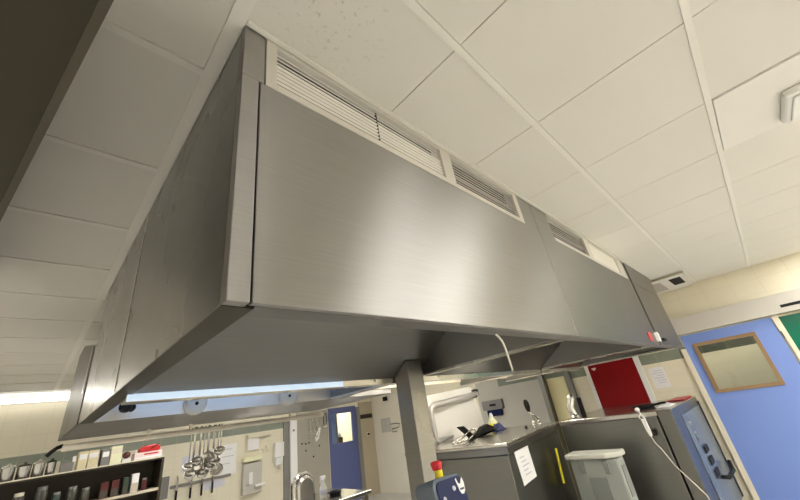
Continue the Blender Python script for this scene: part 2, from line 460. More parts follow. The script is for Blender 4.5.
# left end, its foot flange, seams
part(MB().prism([(XA, YF+.0305, ZB), (XA, YR, ZB), (XA, YR, TOP), (XA, YF+.0305, TOP)], (.018, 0, 0)), 'end_panel', M['steel_end'], hood, .002)
part(MB().box(XA-.003, XA-.0002, 1.86, 1.885, ZB+.01, TOP-.02), 'seam_strip', M['steel_trim'], hood)
part(MB().box(XA+.002, .292, YF+.03, YR, ZB-.0015, ZB+.012), 'end_flange', M['steel_deep'], hood)  # same steel as the hood, its shade put into the darker colour
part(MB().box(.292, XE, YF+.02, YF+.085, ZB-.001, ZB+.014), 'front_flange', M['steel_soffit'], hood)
part(MB().box(XE-.018, XE, YF+.02, YR, ZB, TOP), 'end_panel', M['steel'], hood)
part(MB().box(XE-.06, XE-.018, YF+.085, YR, ZB-.001, ZB+.014), 'end_flange', M['steel_trim'], hood)
# inside: sloping baffles either side of the gutter, cross walls, rear wall
for (xa, xb) in ((.272, XM1), (XM1+.03, XM2), (XM2+.03, XE-.02)):
    zr = ZB if xa < 1 else 1.905
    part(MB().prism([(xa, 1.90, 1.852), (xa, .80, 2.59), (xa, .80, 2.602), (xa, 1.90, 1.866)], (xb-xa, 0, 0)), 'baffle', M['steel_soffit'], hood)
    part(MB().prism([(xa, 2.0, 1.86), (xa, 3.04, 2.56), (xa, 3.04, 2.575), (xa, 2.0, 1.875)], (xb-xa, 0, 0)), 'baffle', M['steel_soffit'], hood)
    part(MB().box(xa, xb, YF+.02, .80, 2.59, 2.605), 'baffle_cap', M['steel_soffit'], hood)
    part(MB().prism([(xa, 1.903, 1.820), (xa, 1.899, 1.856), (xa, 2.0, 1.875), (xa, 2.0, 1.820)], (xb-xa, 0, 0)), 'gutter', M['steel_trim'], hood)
    part(MB().prism([(xa, 3.05, zr), (xa, YR, zr), (xa, YR, 2.57), (xa, 3.02, 2.57)], (xb-xa, 0, 0)), 'rear_wall', M['steel_matte' if xa < 1 else 'cream'], hood)  # right bays: bright warm reflection put in as cream colour
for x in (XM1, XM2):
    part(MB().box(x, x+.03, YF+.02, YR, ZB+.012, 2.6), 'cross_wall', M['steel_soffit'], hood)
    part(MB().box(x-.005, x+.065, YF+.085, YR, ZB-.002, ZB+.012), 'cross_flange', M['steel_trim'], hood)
part(MB().box(.274, 1.36, 1.893, 1.899, 1.822, 1.850), 'glow_strip', M['glow_blue'], hood, .001, 'pale blue glowing strip')  # emissive strip added on the gutter front for its pale blue brightness
# unseen tubes added in the rear bays to brighten walls and lid
for (xa, xb, mt) in ((.40, 1.75, 'fill_cool'), (2.25, 3.95, 'fill_neutral'), (4.3, 5.2, 'fill_neutral')):
    part(MB().tube([(xa, 2.45, 2.07), (xb, 2.45, 2.07)], .02, 10), 'fill_tube', M[mt], hood)
    part(MB().box(xa-.04, xb+.04, 2.44, 2.46, 2.092, 2.14), 'fill_tube_holder', M['white'], hood)
# round caps on the rear wall, fire nozzle, bolts
for (x, z) in ((.855, 1.905), (1.585, 1.905), (2.27, 1.935)):
    c = part(MB().lathe((x, 3.018, z), [(0, .014), (.060, .014), (.0602, .0138), (.074, .004), (.0742, .0035), (.075, -.030)], 24, RX(PI/2)), 'round_cap', M['header'], hood)
    part(MB().lathe((x, 3.004, z), [(0, .008), (.011, .006), (.012, -.003)], 12, RX(PI/2)), 'bolt', M['black'], c)
nz = MB().tube([(.47, 2.98, 1.96), (.455, 2.94, 1.93), (.43, 2.90, 1.915)], .012, 8)
nz.lathe((.42, 2.90, 1.912), [(0, -.035), (.025, -.03), (.036, -.008), (.034, .012), (.018, .03), (0, .034)], 14, RX(.5))
nz.lathe((.455, 2.92, 1.905), [(0, -.028), (.02, -.02), (.024, 0), (.018, .02), (0, .024)], 12, RX(1.2))
nz.lathe((.473, 2.96, 1.945), [(0, -.018), (.016, -.012), (.018, .008), (0, .018)], 12)
part(nz, 'spray_nozzle', M['black'], hood, label='black spray nozzle')
for x in (.33, 1.25, 1.62):
    part(MB().lathe((x, 1.900, 1.842), [(0, .006), (.008, .005), (.009, -.002)], 10, RX(PI/2)), 'bolt', M['polished'], hood)
# rear plenum box
part(MB().prism([(XA, YR+.002, ZB), (XA, YR+.002, 2.335), (XA, 4.05, 2.56), (XA, 4.42, 2.56), (XA, 4.62, ZB)], (2.62, 0, 0)), 'rear_plenum', M['steel_soffit'], hood, .003)
part(MB().prism([(XA-.004, YR+.06, ZB+.002), (XA-.004, YR+.06, 2.34), (XA-.004, 4.05, 2.55), (XA-.004, 4.42, 2.55), (XA-.004, 4.60, ZB+.002)], (.0038, 0, 0)), 'plenum_side', M['steel_deep'], hood, 0, 'dark side of the rear box')
part(MB().box(XA-.006, XA-.0042, 3.2, 3.26, 2.05, 2.36), 'seam_strip', M['steel_trim'], hood)
# red sticker and clip low on the right end of the front
part(MB().box(3.80, 3.92, YF-.004, YF, 1.875, 1.955), 'sticker', M['red_gloss'], hood, label='small red sticker')
part(MB().box(4.10, 4.17, YF-.02, YF+.008, 1.88, 1.96), 'clip', M['white'], hood, label='small white clip')
part(MB().box(4.28, 4.40, YF-.03, YF, 1.885, 1.91), 'latch', M['black'], hood, label='black latch')
# dangling cord
part(MB().tube([(1.30, .755, 1.87), (1.315, .75, 1.857), (1.345, .75, 1.838), (1.362, .75, 1.822), (1.370, .75, 1.80), (1.376, .75, 1.772), (1.379, .75, 1.735), (1.383, .75, 1.702)],
               .0042, 8), 'cord', M['cord'], hood, label='short cream cord dangling from the front edge')

# utensil rail under the plenum
rail = thing('utensil_rail', 'long cream hanging rail along the rear edge of the hood', 'rail', (1.6, 4.42, 1.78))
part(MB().tube([(.25, 4.42, 1.782), (.30, 4.42, 1.782), (2.80, 4.42, 1.782)], .026, 14), 'pipe', M['pipe'], rail)
for x in (.86, 1.22, 2.34):
    part(MB().box(x-.012, x+.012, 4.40, 4.44, 1.755, 1.852), 'bracket', M['pipe'], rail)
part(MB().tube([(.25, 4.42, 1.80), (.22, 4.40, 1.79), (.19, 4.40, 1.765), (.165, 4.40, 1.735)], .016, 8), 'end_hook', M['black'], rail)

# support post standing below the hood
post = thing('support_post', 'square stainless steel post from floor up to the hood baffle', 'post', (1.88, 1.82, 0))
part(MB().prism([(1.80, 1.75, .012), (1.80, 1.886, .012), (1.80, 1.886, 1.858), (1.80, 1.75, 1.948)], (.150, 0, 0)), 'shaft', M['steel_post'], post, .004)
part(MB().box(1.74, 2.01, 1.69, 1.945, 0, .012), 'foot_plate', M['steel_trim'], post)

# ------------------------------------------------------------------ neighbouring hood, upper left; dark reflection put into its steel colour
dh = thing('extraction_hood', 'dark steel hood close overhead in the upper left corner', 'extractor hood', (-.7, .4, 2.3), .0)
A, B = Vector((-.035, .4725)), Vector((-.196, 1.505))
d = (B-A).normalized(); a0 = A-d*1.3; a1 = B+d*1.4
n = Vector((-d.y, d.x))
if n.x > 0: n = -n
def P(p, k, z): q = p+n*k; return (q.x, q.y, z)
part(MB().prism([P(a0, 0, 2.3), P(a1, 0, 2.3), P(a1, 1.0, 2.3), P(a0, 1.0, 2.3)], (0, 0, .02)), 'soffit', M['steel_deep'], dh)
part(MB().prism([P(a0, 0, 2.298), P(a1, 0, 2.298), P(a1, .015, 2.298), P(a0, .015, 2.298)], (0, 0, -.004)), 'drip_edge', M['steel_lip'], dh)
part(MB().prism([P(a0, 0, 2.32), P(a0, .02, 2.32), P(a0, .02, TOP), P(a0, .0, TOP)], tuple((a1-a0).to_3d())), 'side_panel', M['steel_deep'], dh)
part(MB().prism([P(a1, .0, 2.32), P(a1, 1.0, 2.32), P(a1, 1.0, TOP), P(a1, 0, TOP)], tuple((-d*.02).to_3d())), 'end_panel', M['steel_deep'], dh)
part(MB().prism([P(a0, 1.0, 2.3), P(a0, .98, 2.3), P(a0, .98, TOP), P(a0, 1.0, TOP)], tuple((a1-a0).to_3d())), 'side_panel', M['steel_deep'], dh)

# ------------------------------------------------------------------ hanging utensils
def ladle(kind, L):
    t = thing('ladle', '', 'ladle', (0, 0, 0), 0, 'utensils hanging from the hood rail')
    part(MB().tube([(0, 0, .0), (0, .012, .02), (0, .026, .026), (0, .034, .012), (0, .030, -.02), (0, .028, -L)], .0055 if kind != 'skimmer' else .007, 8), 'handle', M['polished'], t)
    if kind == 'ladle':
        m = MB().lathe((0, -.03, -L-.02), [(0, -.05), (.03, -.042), (.048, -.02), (.055, .01), (.051, .01), (.044, -.016), (.026, -.036), (0, -.043)], 16, RX(.5))
    elif kind == 'skimmer':
        m = MB().lathe((0, .03, -L-.05), [(0, -.012), (.04, -.008), (.062, .004), (.062, .008), (.04, -.003), (0, -.007)], 18, RX(1.35))
    else:
        m = MB().obox((0, .028, -L-.06), (.085, .004, .14), RX(.08))
    part(m, 'bowl' if kind != 'turner' else 'blade', M['polished'], t)
    return t
ul = [('ladle', .30, 'leftmost small steel ladle in the hanging utensil cluster'),
      ('ladle', .37, 'second steel ladle from the left on the hood rail'),
      ('skimmer', .31, 'round steel skimmer near the left of the hanging cluster'),
      ('ladle', .26, 'short steel ladle in the middle of the hanging cluster'),
      ('turner', .25, 'steel turner with flat bright blade in the hanging cluster'),
      ('ladle', .38, 'deepest hanging steel ladle right of the turner'),
      ('skimmer', .23, 'small skimmer near the right of the hanging cluster'),
      ('ladle', .33, 'thin steel ladle half hidden behind the turner'),
      ('turner', .21, 'short steel turner toward the right of the hanging cluster'),
      ('ladle', .29, 'steel ladle third from the right on the hood rail'),
      ('skimmer', .35, 'low hanging skimmer at the right of the cluster'),
      ('ladle', .20, 'rightmost small steel ladle hanging from the hood rail')]
for k, (kd, L, lb) in enumerate(ul):
    o = ladle(kd, L)
    o.location = (1.235+k*.026, 4.42-.015, 1.782+.008)
    o.rotation_euler = (0, 0, random.uniform(-.6, .6)); o['label'] = lb
    o.name = {'ladle': 'ladle', 'skimmer': 'skimmer', 'turner': 'turner'}[kd]
    o['category'] = {'ladle': 'ladle', 'skimmer': 'skimmer', 'turner': 'spatula'}[kd]

# ------------------------------------------------------------------ storage shelf, far left
SX0, SX1, SY0, SY1 = -.75, 1.50, 6.5, 6.95
sh = thing('storage_shelf', 'dark wooden storage shelf with pale shelf board at far left', 'shelf', ((SX0+SX1)/2, 6.7, 0))
part(MB().box(SX0, SX1, SY0, SY1, 1.565, 1.60), 'top_board', M['wood_dark'], sh, .003)
part(MB().box(SX0, SX1, SY0-.004, SY0, 1.588, 1.602), 'edge_strip', M['cream'], sh)
part(MB().box(SX1-.03, SX1, SY0, SY1, 0, 1.565), 'side_panel', M['wood_dark'], sh)
part(MB().box(SX0, SX0+.03, SY0, SY1, 0, 1.565), 'side_panel', M['wood_dark'], sh)
part(MB().box(SX0+.03, SX1-.03, SY1-.02, SY1, 0, 1.565), 'back_panel', M['wood_dark'], sh)
for z in (1.195, .75, .2):
    part(MB().box(SX0+.03, SX1-.03, SY0, SY1-.02, z, z+.03), 'shelf_board', M['board'], sh)

pots = [(-.33, .062, .18), (-.19, .062, .17), (-.052, .062, .165), (.082, .062, .155), (.205, .055, .165), (.315, .045, .155)]
lbs = ['leftmost steel canister on top of the dark shelf', 'second steel canister from the left on the shelf top', 'tall steel canister third from the left on the shelf top',
       'wide steel canister near the middle of the canister row', 'steel canister with glinting rim, second from the row end', 'last steel canister of the row, beside the grey box']
for (x, r, hh), lb in zip(pots, lbs):
    t = thing('steel_canister', lb, 'canister', (x, 6.60, 1.60), 0, 'steel canisters on the shelf top')
    part(MB().lathe((x, 6.60, 1.60), [(0, 0), (r*.9, 0), (r, .01), (r, hh*.8), (r*1.05, hh*.8+.006)], 18), 'body', M['polished'], t)
    part(MB().lathe((x, 6.60, 1.60+hh*.8+.006), [(r*1.05, 0), (r*.9, .016), (r*.3, .026), (.014, .028), (.014, .042), (0, .045)], 18), 'lid', M['chrome' if hh in (.165, .17) else 'steel_deep'], t)

def boxthing(name, mat, x0, x1, y0, y1, z0, z1, label, cat, group=None, bevel=.003):
    return tag(MB().box(x0, x1, y0, y1, z0, z1).build(name, M[mat], None, bevel, 'base'), label, cat, group)

t = thing('storage_box', 'small dark grey box beside the canisters on the shelf top', 'box', (.46, 6.6, 1.60))
part(MB().box(.40, .52, 6.54, 6.66, 1.60, 1.70), 'body', M['grey_card'], t, .004)
part(MB().box(.395, .525, 6.535, 6.665, 1.70, 1.735), 'lid', M['sage'], t, .004)
part(MB().box(.50, .53, 6.53, 6.56, 1.70, 1.76), 'tag', M['paper'], t)
def folder(x0, x1, z1, mat, label, lean=0.):
    t = thing('ring_binder', label, 'binder', ((x0+x1)/2, 6.62, 1.60), 0, 'binders on the shelf top')
    part(MB().box(x0, x1, 6.54, 6.75, 1.60, z1), 'cover', M[mat], t, .004)
    part(MB().box(x0+.01, x1-.01, 6.536, 6.54, z1-.09, z1-.03), 'spine_label', M['paper' if mat != 'pale_yellow' else 'cream'], t)
folder(.555, .645, 1.80, 'manila', 'left manila binder of the pair on the shelf top')
folder(.65, .755, 1.80, 'manila', 'right manila binder of the pair on the shelf top')
folder(.785, .87, 1.79, 'grey_card', 'dark grey binder between the manila and pale yellow ones')
folder(.88, 1.0, 1.81, 'pale_yellow', 'pale yellow binder at the right end of the binder row')
t = thing('tape_dispenser', 'small white dispenser with dark red roll on the shelf top', 'dispenser', (1.06, 6.6, 1.60))
part(MB().box(1.015, 1.115, 6.55, 6.65, 1.60, 1.635), 'base', M['white'], t, .006)
part(MB().lathe((1.065, 6.62, 1.685), [(0, .025), (.042, .025), (.042, -.025), (0, -.025)], 18, RX(PI/2)), 'roll', M['jar_red'], t)
t = thing('carton', 'pink and white flat carton at the right end of the shelf top', 'box', (1.30, 6.62, 1.60))
part(MB().box(1.145, 1.47, 6.53, 6.75, 1.60, 1.685), 'body', M['pink'], t, .003)
part(MB().box(1.155, 1.46, 6.527, 6.53, 1.61, 1.63), 'stripe', M['paper'], t)
part(MB().box(1.25, 1.42, 6.527, 6.53, 1.65, 1.667), 'print', M['red_gloss'], t)
t = thing('red_pouch', 'bright red pouch lying on the pink and white carton', 'pouch', (1.33, 6.62, 1.685))
part(MB().prism([(1.20, 6.56, 1.687), (1.44, 6.56, 1.687), (1.45, 6.56, 1.74), (1.40, 6.56, 1.775), (1.24, 6.56, 1.765), (1.195, 6.56, 1.73)], (0, .14, 0)), 'bag', M['red_gloss'], t, .015)
part(MB().tube([(1.33, 6.55, 1.72), (1.38, 6.548, 1.75), (1.42, 6.55, 1.775)], .006, 6), 'strap', M['black'], t)

js = [(-.16, .045, .19, 'jar', 'grey jar at the left frame edge inside the dark shelf'), (.10, .05, .235, 'jar', 'tall grey jar with pale lid inside the dark shelf'),
      (.29, .055, .26, 'jar', 'large grey jar beside the tall lidded one in the shelf'), (.43, .04, .17, 'jar_green', 'short green jar in the shelf below the grey box'),
      (.57, .05, .20, 'jar', 'grey jar in the shelf below the manila binders'), (.70, .045, .16, 'jar', 'short grey jar in the shelf below the dark binder'),
      (1.32, .03, .14, 'jar_red', 'small red jar at the right end inside the shelf')]
for (x, r, hh, mt, lb) in js:
    t = thing('storage_jar', lb, 'jar', (x, 6.62, 1.225), 0, 'jars inside the dark shelf')
    part(MB().lathe((x, 6.62, 1.225), [(0, 0), (r*.92, 0), (r, .012), (r, hh*.78), (r*.8, hh*.86)], 16), 'body', M[mt], t)
    part(MB().lathe((x, 6.62, 1.225), [(r*.84, hh*.84), (r*.84, hh), (0, hh)], 16), 'lid', M['cream' if hh == .235 else 'grey_card'], t)
for (x0, x1, hh, mt, lb) in ((.84, .92, .18, 'jar_red', 'left dark red tin inside the shelf'), (.95, 1.03, .185, 'jar_red', 'right dark red tin inside the shelf'),
                             (1.07, 1.13, .19, 'jar_green', 'dark green packet beside the red tins in the shelf'), (1.16, 1.24, .215, 'paper', 'white upright packet inside the dark shelf')):
    t = thing('food_packet', lb, 'packet', ((x0+x1)/2, 6.62, 1.225), 0, 'packets inside the dark shelf')
    part(MB().box(x0, x1, 6.55, 6.66, 1.225, 1.225+hh), 'body', M[mt], t, .006)
    part(MB().box(x0+.004, x1-.004, 6.547, 6.55, 1.235, 1.225+hh*.5), 'label_band', M['jar' if mt != 'paper' else 'board'], t)

# ------------------------------------------------------------------ back wall fittings
def wall_paper(name, x0, x1, z0, z1, label, mat='paper', lines=4, cat='notice', y=YB, wall='b'):
    """a sheet on the back wall ('b') or right wall ('r': x range is a y range)"""
    t = thing(name, label, cat, ((x0+x1)/2, y, z0) if wall == 'b' else (y, (x0+x1)/2, z0))
    def bx(a, b, c, d, k, th): return MB().box(a, b, y-k-th, y-k, c, d) if wall == 'b' else MB().box(y-k-th, y-k, a, b, c, d)
    part(bx(x0, x1, z0, z1, 0, .004), 'sheet', M[mat], t)
    w, hh = x1-x0, z1-z0
    if lines:
        p = MB()
        for k in range(lines):
            zz = z1-hh*(.16+.7*k/max(1, lines)); ln = random.uniform(.5, .78)*w
            q = bx(x0+.1*w, x0+.1*w+ln, zz-hh*.022, zz, .004, .001); p._add(q.v, q.f)
        part(p, 'text_lines', M['print'], t)
    return t
wall_paper('wall_notice', 2.13, 2.39, 1.28, 1.53, 'lilac paper notice behind the hanging ladles on the tiled wall', 'lilac', 0)
wall_paper('wall_poster', 2.76, 3.08, 1.10, 1.62, 'tall pale poster with small blue marks right of the hanging ladles', 'paper', 3, 'poster')
wall_paper('wall_notice', 2.53, 2.88, .93, 1.06, 'lilac paper strip under the knife rack', 'lilac', 2)
t = thing('knife_rack', 'dark magnetic rail of kitchen knives on the tiled wall', 'knife rack', (2.4, YB, 1.07))
part(MB().box(1.98, 2.98, YB-.03, YB, 1.07, 1.115), 'rail', M['grey_card'], t)
for k, x in enumerate((2.08, 2.30, 2.48, 2.66)):
    kn = thing('kitchen_knife', ['kitchen knife furthest left on the magnetic rail', 'kitchen knife second from the left on the rail', 'kitchen knife third from the left on the rail', 'kitchen knife furthest right on the magnetic rail'][k],
               'knife', (x, YB-.04, 1.0), 0, 'knives on the magnetic rail')
    part(MB().box(x-.016, x+.016, YB-.045, YB-.03, .87, 1.03), 'handle', M['black'], kn, .004)
    part(MB().prism([(x-.02, YB-.036, 1.03), (x+.02, YB-.036, 1.03), (x+.018, YB-.036, 1.19), (x, YB-.036, 1.26), (x-.02, YB-.036, 1.24)], (0, .004, 0)), 'blade', M['polished'], kn)
boxthing('switch_box', 'grey_card', 1.83, 1.945, YB-.07, YB, .95, 1.27, 'dark grey box on the tiled wall beside the wooden shelf', 'wall box')
t = thing('roll_dispenser', 'cream paper roll dispenser high on the tiled wall', 'dispenser', (3.48, YB, 1.64))
part(MB().box(3.25, 3.72, YB-.13, YB, 1.66, 1.735), 'housing', M['cream'], t, .012)
part(MB().box(3.27, 3.50, YB-.07, YB-.066, 1.44, 1.66), 'paper_sheet', M['paper'], t)
t = thing('towel_holder', 'pale yellow topped towel holder with steel lower cabinet on tiled wall', 'dispenser', (3.36, YB, .70))
part(MB().box(3.17, 3.53, YB-.16, YB, 1.25, 1.33), 'hood', M['pale_yellow'], t, .015)
part(MB().box(3.19, 3.56, YB-.10, YB, .70, 1.22), 'cabinet', M['pillar'], t, .01)
part(MB().box(3.30, 3.37, YB-.108, YB-.10, .86, 1.06), 'window', M['paper'], t)
part(MB().box(3.40, 3.60, YB-.18, YB-.10, .80, .84), 'tray', M['white'], t, .008)
t = thing('hook_set', 'pair of small cream hooks left of the soap dispenser', 'hook', (3.68, YB, 1.36))
part(MB().tube([(3.68, YB-.01, 1.47), (3.68, YB-.05, 1.44), (3.70, YB-.06, 1.36)], .014, 8).tube([(3.60, YB-.01, 1.42), (3.60, YB-.05, 1.40), (3.61, YB-.06, 1.35)], .012, 8), 'hooks', M['cream'], t)
t = thing('soap_dispenser', 'tall white soap dispenser on the tiled wall', 'dispenser', (3.93, YB, 1.03))
part(MB().box(3.83, 4.03, YB-.11, YB, 1.22, 1.50), 'body', M['white'], t, .015)
part(MB().box(3.85, 4.00, YB-.10, YB, 1.08, 1.215), 'bottle', M['lens'], t, .012)
part(MB().tube([(3.93, YB-.06, 1.08), (3.93, YB-.07, 1.03), (3.93, YB-.10, 1.02)], .025, 8), 'nozzle', M['header'], t)
struct(MB().box(4.06, 4.19, YB-.03, YB, 0, 1.95), 'trim_6', M['grey_card'])
struct(MB().box(4.20, 4.36, YB-.06, YB, 0, 1.92), 'trim_7', M['paper'])
tag(MB().box(4.255, 4.30, YB-.066, YB-.06, 1.66, 1.70).build('wall_switch', M['grey_card'], None, 0, 'base'), 'small grey switch near the top of the white wall post', 'switch')

t = thing('utensil_board', 'grey perforated utensil board beside the dark blue door', 'board', (4.79, YB, .1))
part(MB().box(4.38, 5.19, YB-.03, YB, .1, 2.02), 'panel', M['perf'], t)
part(MB().box(4.40, 5.21, YB-.05, YB-.03, 1.93, 1.955), 'hanging_bar', M['polished'], t)
holes = MB()
for (x, z) in ((4.49, 1.385), (4.585, 1.37), (4.665, 1.38), (4.585, 1.235), (4.77, 1.09), (4.93, 1.28)):
    holes.lathe((x, YB-.031, z), [(0, .003), (.018, .003), (.019, -.001)], 10, RX(PI/2))
part(holes, 'holes', M['void_black'], t)  # flat dark discs for the shade inside the holes
un = [('whisk', 4.66, .52, 'steel whisk at the left of the perforated utensil board'), ('whisk', 4.76, .50, 'steel whisk second from the left on the utensil board'),
      ('tongs', 4.86, .48, 'steel tongs near the middle of the utensil board'), ('scraper', 4.95, .50, 'white bladed scraper hanging on the utensil board'),
      ('skewer', 5.05, .42, 'long black handled spoon hanging near the blue door'), ('skewer', 5.13, .40, 'black hook tool hanging furthest right on the utensil board')]
for (kd, x, L, lb) in un:
    t = thing({'whisk': 'whisk', 'tongs': 'tongs', 'scraper': 'scraper', 'skewer': 'spoon'}[kd], lb, {'whisk': 'whisk', 'tongs': 'tongs', 'scraper': 'scraper', 'skewer': 'spoon'}[kd], (x, YB-.06, 1.94), 0, 'utensils on the perforated board')
    part(MB().tube([(x, YB-.06, 1.95), (x+.01, YB-.06, 1.95-L*.6)], .009, 8), 'handle', M['black' if kd == 'skewer' else 'polished'], t)
    z = 1.95-L*.6
    if kd == 'whisk':
        m = MB()
        for a in (-.03, -.012, .012, .03): m.tube([(x+.01, YB-.06, z), (x+.01+a, YB-.06, z-.09), (x+.01+a*.7, YB-.06, z-.17), (x+.01, YB-.06, z-.20)], .003, 6)
        part(m, 'wires', M['polished'], t)
    elif kd == 'tongs':
        part(MB().tube([(x, YB-.06, z), (x-.03, YB-.06, z-.12), (x-.01, YB-.06, z-.2)], .01, 6).tube([(x+.02, YB-.06, z), (x+.04, YB-.06, z-.12), (x+.01, YB-.06, z-.2)], .01, 6), 'arms', M['polished'], t)
    elif kd == 'scraper':
        part(MB().prism([(x-.04, YB-.062, z), (x+.03, YB-.062, z+.02), (x-.04, YB-.062, z-.22), (x-.12, YB-.062, z-.28), (x-.14, YB-.062, z-.2)], (0, .006, 0)), 'blade', M['white'], t)
    else:
        part(MB().lathe((x+.01, YB-.055, z-.05), [(0, -.012), (.025, -.008), (.034, .004), (.02, 0), (0, -.006)], 12, RX(1.4)), 'bowl', M['polished'], t)
# things seen through the pane of the blue door
t = thing('mixing_machine', 'small dark and white machine seen through the pane of the dark blue door', 'machine', (5.95, 8.75, 1.15))
part(MB().box(5.82, 6.10, 8.6, 8.9, 0, 1.22), 'stand', M['white'], t)
part(MB().box(5.86, 6.06, 8.62, 8.88, 1.22, 1.36), 'body', M['black'], t, .02)
part(MB().lathe((5.96, 8.72, 1.36), [(.09, 0), (.10, .05), (.06, .10), (0, .11)], 14), 'head', M['ribs'], t)
wall_paper('wall_notice', 5.92, 6.12, 1.72, 1.86, 'grey notice on the store wall seen through the blue door pane', 'lilac', 2, y=9.3)
boxthing('wall_speaker', 'black', 6.24, 6.32, 9.22, 9.3, 1.74, 1.92, 'little black box on the store wall behind the blue door pane', 'wall box')
# sign and switch on the jamb
boxthing('door_sign', 'wood_dark', 6.17, 6.56, YB-.055, YB-.04, 1.70, 1.80, 'dark brown sign strip on the wall above the jamb right of the dark blue door', 'sign')
t = thing('alarm_button', 'small black round button on the brown jamb', 'button', (6.38, YB-.04, 1.30))
part(MB().box(6.34, 6.42, YB-.05, YB-.04, 1.28, 1.37), 'plate', M['cream'], t)
part(MB().lathe((6.38, YB-.05, 1.325), [(0, .03), (.028, .025), (.03, 0)], 14, RX(PI/2)), 'knob', M['black'], t)

# ------------------------------------------------------------------ right wall fittings
t = wall_paper('wall_notice', 7.28, 7.66, 1.30, 1.63, 'grey scribbled sheet on the cream wall left of the steel post', 'pillar', 0, y=XW-.003, wall='r')
sc = MB()
for (a, b) in (((7.56, 1.42), (7.55, 1.54)), ((7.55, 1.54), (7.48, 1.46)), ((7.48, 1.46), (7.42, 1.55)), ((7.42, 1.55), (7.40, 1.42)), ((7.50, 1.33), (7.49, 1.40))):
    sc.tube([(XW-.010, a[0], a[1]), (XW-.010, b[0], b[1])], .008, 6)
part(sc, 'scribble', M['print'], t)
t = thing('wall_hook', 'bent wire hook on the cream wall beside the steel post', 'hook', (XW, 7.1, 1.4))
part(MB().tube([(XW-.01, 7.28, 1.47), (XW-.05, 7.05, 1.48), (XW-.05, 6.9, 1.45), (XW-.05, 6.98, 1.38), (XW-.01, 7.22, 1.36)], .012, 8).tube([(XW-.01, 7.24, 1.36), (XW-.01, 7.25, 1.29), (XW-.04, 7.05, 1.30)], .01, 8), 'wire', M['grey_card'], t)
boxthing('wall_sensor', 'black', XW-.05, XW, 7.30, 7.44, 2.03, 2.13, 'small black sensor high on the cream wall left of the post', 'sensor')
# pilaster with sage tile head, strongly lit wall as pale yellow colour, conduit
struct(MB().box(XW-.12, XW, 3.06, 3.88, 0, 1.845), 'trim_8', M['pillar'])
struct(MB().box(XW-.125, XW, 3.04, 3.90, 1.845, 2.03), 'trim_9', M['sage'])
struct(MB().box(XW-.125, XW-.118, 3.06, 3.88, 1.492, 1.498), 'trim_10', M['board'])
struct(MB().box(XW-.14, XW, 2.98, 3.06, 0, 2.06), 'trim_11', M['steel_dark'])
struct(MB().box(XW-.02, XW, 2.64, 2.97, .2, 1.82), 'trim_12', M['lit_wall'])
struct(MB().box(XW-.04, XW, 2.52, 2.98, 1.82, 1.93), 'trim_13', M['sage'])
struct(MB().box(XW-.06, XW, 2.52, 2.62, 0, 1.93), 'trim_14', M['steel_dark'])
struct(MB().box(XW-.03, XW, 3.92, 4.50, 0, 2.0), 'trim_15', M['pillar'])  # grey strip carries the shade on this stretch of wall
t = thing('wall_terminal', 'dark purple-grey terminal on the wall left of the grey pillar', 'terminal', (XW, 4.15, 1.36))
part(MB().box(XW-.10, XW-.03, 3.93, 4.40, 1.46, 1.63), 'body', M['grey_card'], t, .01)
part(MB().box(XW-.09, XW-.03, 4.0, 4.32, 1.34, 1.455), 'keyboard', M['navy'], t, .008)
part(MB().box(XW-.107, XW-.10, 4.08, 4.22, 1.52, 1.56), 'screen', M['black'], t)
struct(MB().box(XW-.003, XW, 6.2, 7.99, 0, 2.2), 'trim_16', M['paint'])
# red board
t = thing('notice_board', 'dark red notice board in a white frame on the tiled wall', 'notice board', (XW, 1.86, 1.2))
part(MB().box(XW-.012, XW, 1.50, 2.20, 1.24, 1.90), 'panel', M['red'], t)
fr = MB().box(XW-.025, XW, 1.425, 1.50, 1.19, 1.965).box(XW-.025, XW, 2.20, 2.255, 1.19, 1.935).box(XW-.025, XW, 1.50, 2.20, 1.90, 1.935).box(XW-.025, XW, 1.50, 2.20, 1.19, 1.24)
part(fr, 'frame', M['white'], t)
hp = []
for k in range(24):
    a = 2*PI*k/24; hx = 16*math.sin(a)**3; hy = 13*math.cos(a)-5*math.cos(2*a)-2*math.cos(3*a)-math.cos(4*a)
    hp.append((XW-.0125, 2.115-hx*.0022, 1.835+hy*.0017))
part(MB().prism(hp, (-.003, 0, 0)), 'emblem', M['pink'], t, label='small pale heart-shaped sticker')
wall_paper('wall_notice', 1.17, 1.37, 1.415, 1.70, 'white printed sheet on the tiled wall right of the red board', 'paper', 6, y=XW, wall='r')

# ------------------------------------------------------------------ steel appliances, centre right
TZ = 1.26
BA = math.radians(9.0)
b1 = thing('steel_appliance', 'angled stainless appliance with white sheet taped to its side, right of the post', 'kitchen appliance', (3.035, 1.896, 0), BA)
def lpart(mb, name, mat, root, bevel=0., label=None):
    o = mb.build(name, mat, root, bevel)
    if label: o['label'] = label
    return o
lpart(MB().box(.015, 1.70, .015, 1.10, .10, TZ-.095), 'body', M['steel_dark'], b1, .006)
lpart(MB().box(0, 1.78, 0, 1.115, TZ-.09, TZ-.03), 'top_rim', M['steel_soffit'], b1, .006)
lpart(MB().box(-.006, 1.786, -.006, 1.12, TZ-.03, TZ), 'worktop', M['steel_top'], b1, .008)
for (x, y) in ((.1, .1), (1.6, .1), (.1, 1.0), (1.6, 1.0)):
    lpart(MB().lathe((x, y, 0), [(0, 0), (.03, 0), (.03, .02), (.022, .03), (.022, .10)], 14), 'leg', M['polished'], b1)
ps = lpart(MB().prism([(.16, .011, 1.165), (.53, .011, 1.165), (.56, .011, .905), (.20, .011, .90)], (0, .003, 0)), 'taped_sheet', M['paper'], b1, label='white sheet taped on the side')
pr = MB()
for k in range(5): pr.box(.25+.01*k, .25+.01*k+random.uniform(.10, .2), .0085, .0105, 1.10-k*.035, 1.108-k*.035)
